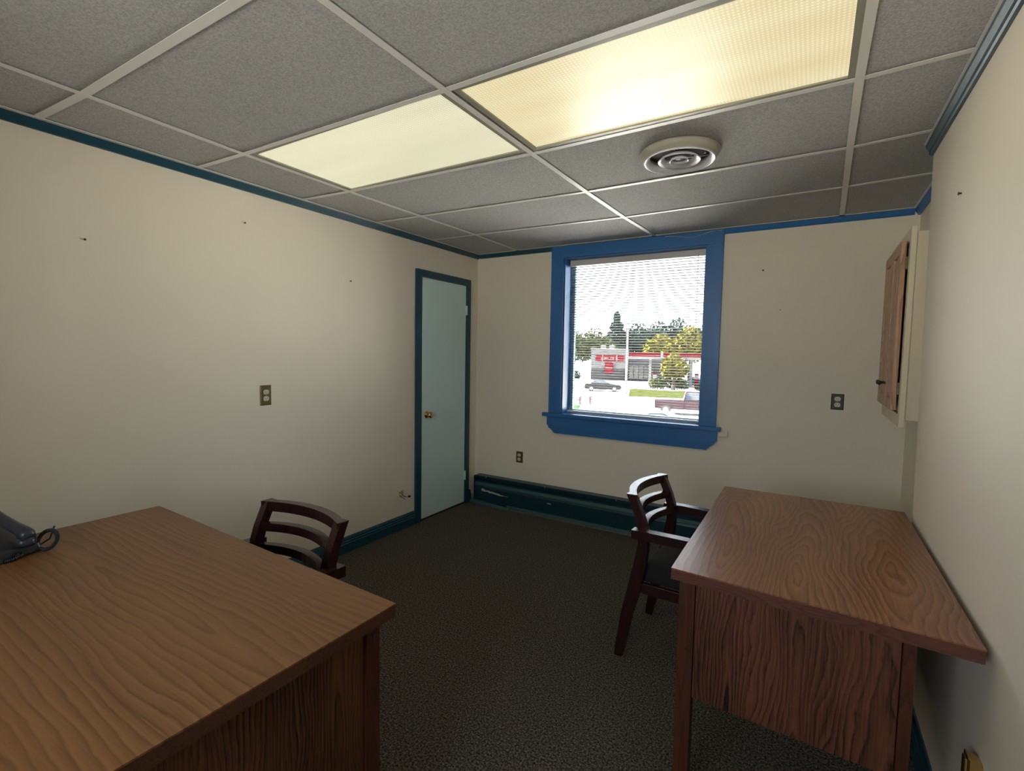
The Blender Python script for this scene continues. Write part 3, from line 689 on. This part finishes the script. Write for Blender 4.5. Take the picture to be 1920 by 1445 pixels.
# ------------------------------------------------------------------ armchairs (facing local +x)
def make_chair(loc, rz, label):
    t = thing('armchair', label, 'chair', loc, rz, None)
    def B(name, mb, m, smooth=False, par=t):
        o = mb.build(name, m, None, smooth); o.parent = par; return o
    hw = .245; pw = .036
    # rear legs sweep back at the floor, run on as back posts
    path = [(-.327, 0, .036), (-.322, .05, .042), (-.298, .22, .052), (-.272, .34, .058), (-.247, .46, .056), (-.228, .56, .044), (-.228, .62, .042), (-.248, .69, .040), (-.290, .785, .040)]
    for s in (1, -1):
        secs = []
        y0 = s*(hw-pw) if s > 0 else -hw; y1 = hw if s > 0 else -hw+pw
        tt = .008
        for x, z, d in path:
            ins = .006 if z < .03 else 0
            secs.append([(x, y0+ins, z), (x+d, y0+ins, z), (x+d, y1-ins, z), (x, y1-ins, z)])
        B('rear_leg', MB().sweep(secs), m_mah)
        # front leg up to the arm
        yf = s*(hw-.015)
        fl = [(.15, 0, .030), (.146, .30, .040), (.140, .590, .040)]
        a0, a1 = (yf-.034, yf) if s > 0 else (yf, yf+.034)
        B('front_leg', MB().sweep([[(x, a0, z), (x+d, a0, z), (x+d, a1, z), (x, a1, z)] for x, z, d in fl]), m_mah)
        # arm: outside of the post, flat top, slight curve
        
        secs = []
        for x, zz, th, oy in ((-.252, .630, .040, .026), (-.15, .632, .040, .026), (0, .630, .038, .018), (.12, .620, .036, .004), (.185, .610, .032, -.006)):
            ya0, ya1 = (hw+oy-.046, hw+oy) if s > 0 else (-hw-oy, -hw-oy+.046)
            secs.append([(x, ya0, zz-th), (x, ya0, zz), (x, ya1, zz), (x, ya1, zz-th)])
        mb = MB().sweep(secs)
        B('arm', mb, m_mah)
        B('side_rail', MB().box(-.255, .150, (hw-.033 if s > 0 else -hw+.010), (hw-.010 if s > 0 else -hw+.033), .330, .378, bev=.002), m_mah)
    B('front_rail', MB().box(.150, .176, -hw+.05, hw-.05, .330, .385, bev=.002), m_mah)
    B('rear_rail', MB().box(-.262, -.238, -hw+pw, hw-pw, .330, .378, bev=.002), m_mah)
    # curved back slats, bulging backwards
    for nm, zc, h, th in (('top_rail', .765, .041, .037), ('back_slat', .688, .034, .032), ('back_slat', .610, .034, .032)):
        secs = []; N = 14
        yy = hw-.004 if nm == 'top_rail' else hw-pw+.004
        xo = -.290+(.785-zc)*.40+.010
        for k in range(N+1):
            u = -1+2*k/N; y = u*yy; x = xo-.062*(1-u*u)
            nx, ny = 1, -.0
            dxdy = .062*2*u/yy; L = math.hypot(1, dxdy); px, py = 1/L, -dxdy/L
            hh = h/2*(1 if nm != 'top_rail' else 1)
            secs.append([(x, y, zc-hh), (x, y, zc+hh), (x+px*th, y+py*th*.0, zc+hh), (x+px*th, y+py*th*.0, zc-hh)])
        mb = MB().sweep(secs); B(nm, mb, m_mah)
    # cushion
    mb = MB(); n = 10; top_, bot = [], []
    import itertools
    bm = mb.bm
    nx_, ny_ = 12, 12; g = {}
    for i in range(nx_+1):
        for j in range(ny_+1):
            u = -1+2*i/nx_; v = -1+2*j/ny_
            ex = max(0, 1-abs(u)**7)*max(0, 1-abs(v)**7)
            z = .405+.062*ex**.5+.012*(1-u*u)*(1-v*v)
            wy = (hw-.040)*(1+.0*u)
            g[i, j] = bm.verts.new((-.032+.205*u, wy*v, z))
    for i in range(nx_):
        for j in range(ny_): bm.faces.new((g[i, j], g[i+1, j], g[i+1, j+1], g[i, j+1]))
    ring = [(i, 0) for i in range(nx_)]+[(nx_, j) for j in range(ny_)]+[(i, ny_) for i in range(nx_, 0, -1)]+[(0, j) for j in range(ny_, 0, -1)]
    low = [bm.verts.new((g[k].co.x, g[k].co.y, .379)) for k in ring]
    for a in range(len(ring)):
        b2 = (a+1) % len(ring); bm.faces.new((g[ring[b2]], g[ring[a]], low[a], low[b2]))
    bm.faces.new(list(reversed(low)))
    B('seat', mb, m_fab, True)
    return t
make_chair((1.944, 1.640, 0), math.radians(-2.2), 'dark mahogany armchair with charcoal seat pushed up to the right-hand desk')
make_chair((.642, .168, 0), math.radians(-90.5), 'dark mahogany armchair behind the left foreground desk, its slatted back showing')

# ------------------------------------------------------------------ desk phone
PH = thing('desk_phone', 'slate grey corded desk phone at the left edge of the desk', 'phone', (.17, -.34, TZ))
a = math.radians(8)
XP = Matrix.Translation((.169, -.362, TZ+.0005)) @ Matrix.Rotation(math.radians(14), 4, 'Z')
def PB(name, mb, m, smooth=False, par=PH): return mb.build(name, m, PH, smooth)
mb = MB(); bm = mb.bm
base = [(-.12, -.10, 0), (.115, -.10, 0), (.115, .10, 0), (-.12, .10, 0), (-.115, -.095, .070), (.108, -.095, .030), (.108, .095, .030), (-.115, .095, .070)]
mb.hexa([tuple(XP @ Vector(v)) for v in base], bev=.006); PB('body', mb, m_phone2)
mb = MB()
for s in (-1, 1): pass
pts = []; rad = []
for k in range(17):
    u = -1+2*k/16
    z = .092-.030*u+.012*(abs(u)**3) - .022*(abs(u)**6)
    pts.append(XP @ Vector((.010+.108*u, .064, z))); rad.append(.017+.009*abs(u)**4 if abs(u) < .98 else .018)
mb.tube(pts, rad, 14); PB('handset', mb, m_phone, True)
for ux in (-.085, .10):
    mb = MB().lathe([(.024, 0), (.027, .008), (.024, .026)], 18, XP @ Matrix.Translation((ux, .064, .030 if ux > 0 else .066))); PB('handset_cup', mb, m_phone, True)
for r_i in range(4):
    for c_i in range(3):
        x = -.02+r_i*.024; y = -.075+c_i*.026; z = .0705-(x+.115)*.179
        mb = MB().box(x-.008, x+.008, y-.009, y+.009, z-.008, z+.001, X=XP, bev=.0015); PB('key', mb, m_key)
mb = MB().box(-.10, -.05, -.08, .01, .045, .0685, X=XP, bev=.002); PB('display', mb, m_key)
# coiled cord: a helix wound around a path that loops on the desk
cp = []
c0 = XP @ Vector((.118, .03, .014)); loopc = Vector((.262, -.226, TZ+.034)); R = .030
start = loopc+Vector((-.026, -.022, -.026))
def helix(path, r, turns, n):
    out = []; N = turns*n
    L = len(path)-1
    for i in range(N+1):
        t = i/N*L; k = min(int(t), L-1); f2 = t-k; p = path[k].lerp(path[k+1], f2); d = (path[k+1]-path[k]).normalized()
        x = d.cross(Vector((.1, .2, 1))).normalized(); y = x.cross(d); an = 2*PI*i/n
        out.append(p+(x*math.cos(an)+y*math.sin(an))*r)
    return out
path = [c0]
path.append(c0.lerp(start, .5)+Vector((0, 0, -.004))); path.append(start)
ax1 = Vector((.85, .52, 0)); ax2 = Vector((-.22, .36, .90)).normalized()
for k in range(1, 22):
    an = math.radians(-135+k*17); path.append(loopc+ax1*R*math.cos(an)+ax2*R*math.sin(an))
mb = MB().tube(helix(path, .0045, 60, 8), .0019, 5); PB('coiled_cord', mb, m_phone2, True)
mb = MB().tube([XP @ Vector((.06, .10, .012)), loopc+Vector((-.05, -.01, -.028)), loopc+Vector((-.025, .012, -.005)), loopc+Vector((-.022, .024, .034))], .0028, 8); PB('line_cord', mb, m_phone2, True)
path2 = [XP @ Vector(v) for v in ((.112, -.02, .012), (.124, -.005, .006), (.128, .02, .006), (.122, .045, .010))]
mb = MB().tube(helix(path2, .0045, 16, 8), .0019, 5); PB('coiled_cord', mb, m_phone2, True)

# brass bracket at the lower right edge of the view
BP = thing('brass_bracket', 'polished brass bracket on the right wall, at the bottom right corner', 'bracket', (2.735, .76, .40))
mb = MB(); mb.hexa([(2.711, .752, .30), (2.7399, .752, .30), (2.7399, .79, .30), (2.711, .79, .30), (2.711, .752, .476), (2.7399, .752, .464), (2.7399, .79, .464), (2.711, .79, .476)], bev=.005); mb.build('plate', m_brass, BP)
MB().box(2.705, 2.7115, .7515, .775, .30, .470, bev=.0025).build('rolled_edge', m_brass, BP)

# ------------------------------------------------------------------ outdoors (street seen through the blind)
GZ = CAMP.z-4.6
HD = math.radians(17.3)
fw = Vector((-math.sin(HD), math.cos(HD), 0)); rt = Vector((math.cos(HD), math.sin(HD), 0))
def O(u, v, h=0): q = Vector((CAMP.x, CAMP.y, 0))+rt*u+fw*v; return Vector((q.x, q.y, GZ+h))
XO = Matrix(((rt.x, fw.x, 0, CAMP.x), (rt.y, fw.y, 0, CAMP.y), (0, 0, 1, GZ), (0.0000, 0.0000, 0.0000, 1)))   # street frame: u right, v away, h up
def ext(name, mb, m, parent=None, smooth=False, label=None, cat=None, group=None, org=None):
    o = mb.build(name, m, parent, smooth, org)
    if label: tag(o, label, cat, group)
    return o
m_road = mat('pale_asphalt', (.40, .39, .385, 1), .9, noise=.15, nscale=.6, spec=0)
m_grass = mat('sunlit_grass', (.016, .020, .006, 1), .95, noise=.4, nscale=2, spec=0)
m_grass2 = mat('green_verge', (0.0154, 0.0308, 0.0132, 1), .95, noise=.4, nscale=3, spec=0)
g = MB().box(-90, 90, -90, 190, -.3, 0, X=XO).build('ground', m_road); struct(g, 'pale street and forecourt outside the window', 'ground')
o = MB().prism([(-.6, 56), (14, 53.5), (16, 66), (-.6, 67)], .0, .05, 2, X=XO).build('grass_verge', m_grass); tag(o, 'yellow-green grass verge between the road and the forecourt', 'grass'); o['kind'] = 'stuff'
o = MB().prism([(-8.2, 37.5), (-4.4, 38.2), (-4.6, 43.5), (-8.4, 44.2)], .0, .05, 2, X=XO).build('grass_verge', m_grass2); tag(o, 'green grass patch on the near side of the road, lower left of the window', 'grass'); o['kind'] = 'stuff'
# store building
m_bw = mat('pale_store_wall', (0.0660, 0.0660, 0.0682, 1), .8, spec=0); m_bg = mat('grey_store_wall', (0.0242, 0.0242, 0.0264, 1), .8, spec=0); m_red = mat('sign_red', (0.0660, 0.0044, 0.0066, 1), .5, spec=0)
m_wt = mat('sign_white', (0.1320, 0.1320, 0.1320, 1), .5, spec=0); m_dk = mat('dark_store_glass', (0.0066, 0.0077, 0.0088, 1), .2)
BD = thing('store_building', 'low pale store with red sign band behind the lamp post', 'building', O(-4, 88))
def bb(name, m, *a): return MB().box(*a, X=XO).build(name, m, BD)
bb('wall', m_bw, -7.6, -1.2, 88, 98, 2.1, 5.4); bb('lower_wall', m_bg, -7.6, -1.2, 88.02, 98, 0, 2.1)
bb('parapet_cap', m_wt, -7.7, -1.2, 87.9, 98, 5.4, 5.6)
for x in (-6.1, -4.6): bb('roof_unit', m_wt, x, x+.9, 90, 91, 5.6, 6.2)
bb('side_wall', m_bg, -1.2, 6.2, 89, 98, 0, 4.0)
for i in range(8): bb('store_window', m_dk, -1.0+i*.85, -.28+i*.85, 88.95, 89.0, .5, 2.6)
SG = MB().box(-6.8, -1.9, 87.86, 87.98, 3.4, 4.4, X=XO).build('sign_band', m_red, BD)
for x in (-5.65, -3.2): MB().box(x, x+.10, 87.83, 87.86, 3.35, 4.45, X=XO).build('sign_divider', m_wt, SG)
S2 = bb('sign_board', m_red, -5.15, -3.7, 87.6, 87.75, 1.3, 3.1)
MB().box(-5.05, -3.8, 87.57, 87.6, 2.15, 2.27, X=XO).build('sign_stripe', m_wt, S2)
fc = bpy.data.curves.new('sign_text', 'FONT'); fc.body = 'CIRCLE K'; fc.size = .72; fc.align_x = 'CENTER'; fc.align_y = 'CENTER'; fc.extrude = .02
fo = bpy.data.objects.new('sign_text', fc); COL.objects.link(fo); bpy.context.view_layer.update()
me = bpy.data.meshes.new_from_object(fo); bpy.data.objects.remove(fo)
me.transform(XO @ Matrix.Translation((-4.37, 87.82, 3.88)) @ Matrix.Rotation(PI/2, 4, 'X')); me.transform(Matrix.Translation(-wloc(SG)))
to = bpy.data.objects.new('sign_text', me); COL.objects.link(to); to.parent = SG; me.materials.clear(); me.materials.append(m_wt)
# fuel canopy
CN = thing('fuel_canopy', 'long white fuel station canopy with a red stripe', 'canopy', O(4, 76))
def cc(name, m, *a): return MB().box(*a, X=XO).build(name, m, CN)
cc('roof', m_wt, -.9, 16, 72, 82, 4.1, 4.3); cc('fascia', m_wt, -1.0, 16.1, 71.85, 72, 4.0, 4.95); cc('stripe', m_red, -.95, 3.4, 71.8, 71.85, 4.35, 4.85); cc('stripe', m_red, 3.75, 16, 71.8, 71.85, 4.35, 4.85)
for x in (2.0, 7.8, 9.7, 14): cc('column', m_wt, x, x+.35, 76, 76.4, 0, 4.1)
for i, (x, lb) in enumerate(((2.6, 'red and white fuel pump under the left end of the canopy'), (8.4, 'red and white fuel pump behind the parked blue car'))):
    P = thing('fuel_pump', lb, 'pump', O(x, 75.5)); MB().box(x, x+.5, 75, 75.6, 0, 2.0, X=XO).build('cabinet', m_red, P); MB().box(x-.02, x+.52, 74.95, 75.65, 1.2, 1.7, X=XO).build('display', m_wt, P)
# lamp post
LP = thing('lamp_post', 'tall white lamp post in front of the store', 'lamp post', O(-.95, 59))
MB().lathe([(.20, 0), (.20, .3), (.13, .35), (.10, 8.2)], 12, XO @ Matrix.Translation((-.95, 59, 0))).build('pole', m_wt, LP)
MB().box(-1.15, -.75, 58.0, 60.0, 8.15, 8.35, X=XO).build('lamp_head', m_wt, LP)
# trees
def foliage(name, m, spots, n, size, par):
    mb = MB(); bm = mb.bm
    for (cu, cv, ch, ru, rh) in spots:
        for k in range(n):
            while True:
                d = Vector((random.uniform(-1, 1), random.uniform(-1, 1), random.uniform(-1, 1)))
                if .35 < d.length < 1: break
            c = XO @ Vector((cu+d.x*ru, cv+d.y*ru*.8, ch+d.z*rh)); s = size*random.uniform(.6, 1.3)
            a = Vector((random.gauss(0, 1), random.gauss(0, 1), random.gauss(0, 1))).normalized(); b3 = a.orthogonal().normalized()
            bm.faces.new([bm.verts.new(c+a*s), bm.verts.new(c+b3*s*.7), bm.verts.new(c-a*s), bm.verts.new(c-b3*s*.7)])
    o = mb.build(name, m, par); return o
m_l1 = mat('dark_green_leaves', (.022, .036, .030, 1), .8, noise=.5, nscale=.8, spec=0); m_l2 = mat('olive_leaves', (.036, .044, .020, 1), .8, noise=.4, nscale=.8, spec=0)
m_l3 = mat('yellow_green_leaves', (.075, .068, .014, 1), .8, noise=.4, nscale=.8, spec=0); m_bark = mat('bark', (0.0132, 0.0099, 0.0066, 1), .9)
def tree(label, u, v, h, r, m, group=None, conifer=False, n=420):
    t = thing('tree', label, 'tree', O(u, v)); 
    if group: t['group'] = group
    MB().tube([O(u, v, 0), O(u+.1, v, h*.35), O(u, v, h*.7)], [.30, .22, .08], 7).build('trunk', m_bark, t)
    if conifer: sp = [(u, v, h*(.25+.15*i), r*(1-.17*i), h*.12) for i in range(6)]
    else:
        sp = [(u+r*.55*math.cos(2*PI*k/5), v+r*.4*math.sin(2*PI*k/5), h*.55+h*.08*(k % 2), r*.6, h*.25) for k in range(5)]+[(u, v, h*.74, r*.6, h*.26)]
    foliage('crown', m, sp, n, .30, t)
tree('olive tree at the left edge of the window view', -13.4, 104, 9.8, 4.4, m_l2)
tree('olive-green tree left of the store, second from the left edge', -8.6, 106, 10.2, 4.4, m_l2)
tree('dark tall conifer above the left end of the store roof', -4.2, 111, 12.4, 4.6, m_l1, conifer=True, n=560)
tree('dark green tree directly behind the lamp post', .2, 112, 11.8, 4.2, m_l1, n=520)
tree('dark green tree above the left end of the canopy', 4.6, 113, 12.0, 4.2, m_l1, n=520)
tree('yellow-green tree behind the middle of the canopy', 4.9, 101.5, 9.0, 3.4, m_l3)
tree('tallest dark tree right of the yellow-green one', 8.8, 115, 13.0, 3.8, m_l1, n=520)
tree('yellow-green tree near the right edge of the window view', 10.2, 101.5, 10.6, 3.2, m_l3)
tree('dark green tree at the far right of the window view', 14.2, 111, 11.8, 4.0, m_l1)
tree('young yellow-green tree standing on the grass before the canopy', 5.0, 68.5, 5.0, 1.6, m_l3, n=260)
def shrub(label, u, v, h, r, m):
    t = thing('shrub', label, 'shrub', O(u, v)); MB().tube([O(u, v, 0), O(u, v, h*.6)], [.08, .04], 6).build('stem', m_bark, t)
    foliage('leaves', m, [(u-r*.4, v, h*.5, r*.6, h*.45), (u+r*.4, v, h*.5, r*.6, h*.45), (u, v, h*.6, r*.6, h*.42)], 260, .16, t)
shrub('low green hedge bush left of the young tree', 3.0, 69, 1.5, 1.2, m_l2); shrub('low green bush at the foot of the young tree', 5.6, 69.5, 1.5, 1.6, m_l2); shrub('small bush at the left edge beside the store', -10.6, 86, 1.8, 1.6, m_l1); shrub('small olive bush in front of the blue car', 8.3, 68, 1.0, .6, m_l2)

# vehicles: body sides are lofted profiles
def car(label, u, v, rz, L, H, Wd, paint, kind='sedan', name='car', base=0):
    t = thing(name, label, 'truck' if kind == 'pickup' else 'car', O(u, v, base))
    X = XO @ Matrix.Translation((u, v, base)) @ Matrix.Rotation(rz, 4, 'Z')
    h2 = Wd/2; l2 = L/2
    if kind == 'sedan':
        low = [(-l2, .35), (-l2, .72), (-l2+.12, .86), (-l2+.9, .95), (l2-1.3, .93), (l2-.25, .78), (l2, .62), (l2, .32), (l2-.3, .24), (-l2+.3, .24)]
        cab = [(-l2+.75, .94), (-l2+1.35, H-.04), (-l2+1.9, H), (l2-2.35, H-.01), (l2-1.35, .93)]
    else:
        low = [(-l2, .55), (-l2, 1.15), (l2-1.5, 1.15), (l2-.2, 1.08), (l2, .95), (l2, .5), (l2-.2, .42), (-l2+.1, .48)]
        cab = [(-l2+2.15, 1.15), (-l2+2.30, H-.05), (-l2+2.5, H), (l2-2.15, H-.02), (l2-1.45, 1.15)]
    MB().prism([(x, z) for x, z in low], -h2, h2, 1, X=X).build('body', paint, t)
    MB().prism([(x, z) for x, z in cab], -h2+.10, h2-.10, 1, X=X).build('cabin', paint, t)
    cxm = sum(x for x, z in cab)/5; czm = sum(z for x, z in cab)/5
    for s in (-1, 1):
        y = s*(h2-.10)
        wq = [(cxm+(x-cxm)*.86, czm+(z-czm)*.78) for x, z in cab]
        MB().prism(wq, y-.012, y+.012, 1, X=X).build('side_window', m_carglass, t)
        for wx in (-l2+.85, l2-.85):
            R0 = .40 if kind == 'pickup' else .33
            wl_ = MB().lathe([(R0*.55, -.11), (R0*.9, -.11), (R0, -.08), (R0, .08), (R0*.9, .11), (R0*.55, .11)], 20, X @ Matrix.Translation((wx, s*(h2-.10), R0)) @ Matrix.Rotation(PI/2, 4, 'X')).build('wheel', m_slot, t)
            MB().lathe([(R0*.5, -.125), (R0*.5, .125)], 14, X @ Matrix.Translation((wx, s*(h2-.10), R0)) @ Matrix.Rotation(PI/2, 4, 'X')).build('hub_cap', m_steel, wl_)
    if kind == 'pickup': MB().box(-l2+.06, -l2+2.1, -h2+.08, h2-.08, 1.152, 1.17, X=X).build('bed', m_dk, t)
    return t
car('dark sedan parked before the store, left of the lamp post', -3.85, 62.5, math.radians(4), 4.5, 1.42, 1.8, mat('dark_car_paint', (0.0066, 0.0077, 0.0099, 1), .3, spec=.12))
car('light blue car parked under the right part of the canopy', 8.9, 77, math.radians(-8), 4.3, 1.5, 1.8, mat('blue_car_paint', (0.0264, 0.0616, 0.1056, 1), .3, spec=.12))
car('dark maroon pickup truck at the lower right of the window view', 4.35, 40.5, math.radians(-3), 5.5, 1.85, 1.95, mat('maroon_paint', (0.0220, 0.0110, 0.0143, 1), .35, spec=.12), 'pickup', 'pickup_truck')
car('dark blue car close below the pickup, only its roof in view', 1.9, 28.6, math.radians(-14), 4.5, 1.43, 1.8, mat('navy_car_paint', (0.0066, 0.0099, 0.0198, 1), .3, spec=.12))
for (u, v, lb) in ((-4.75, 44.6, 'reddish bollard at the roadside, the left one of the pair'), (-3.9, 45.3, 'grey-red bollard at the roadside, the right one of the pair')):
    P = thing('bollard', lb, 'bollard', O(u, v))
    MB().lathe([(.15, 0), (.15, .1), (.11, .12), (.11, .60), (.15, .62), (.15, .68), (.09, .78), (.03, .85)], 12, XO @ Matrix.Translation((u, v, 0))).build('post', mat('faded_red_paint', (0.0440, 0.0154, 0.0132, 1), .6), P)
    MB().box(u-.22, u+.22, v-.06, v+.06, .40, .52, X=XO).build('arm', m_bw, P)
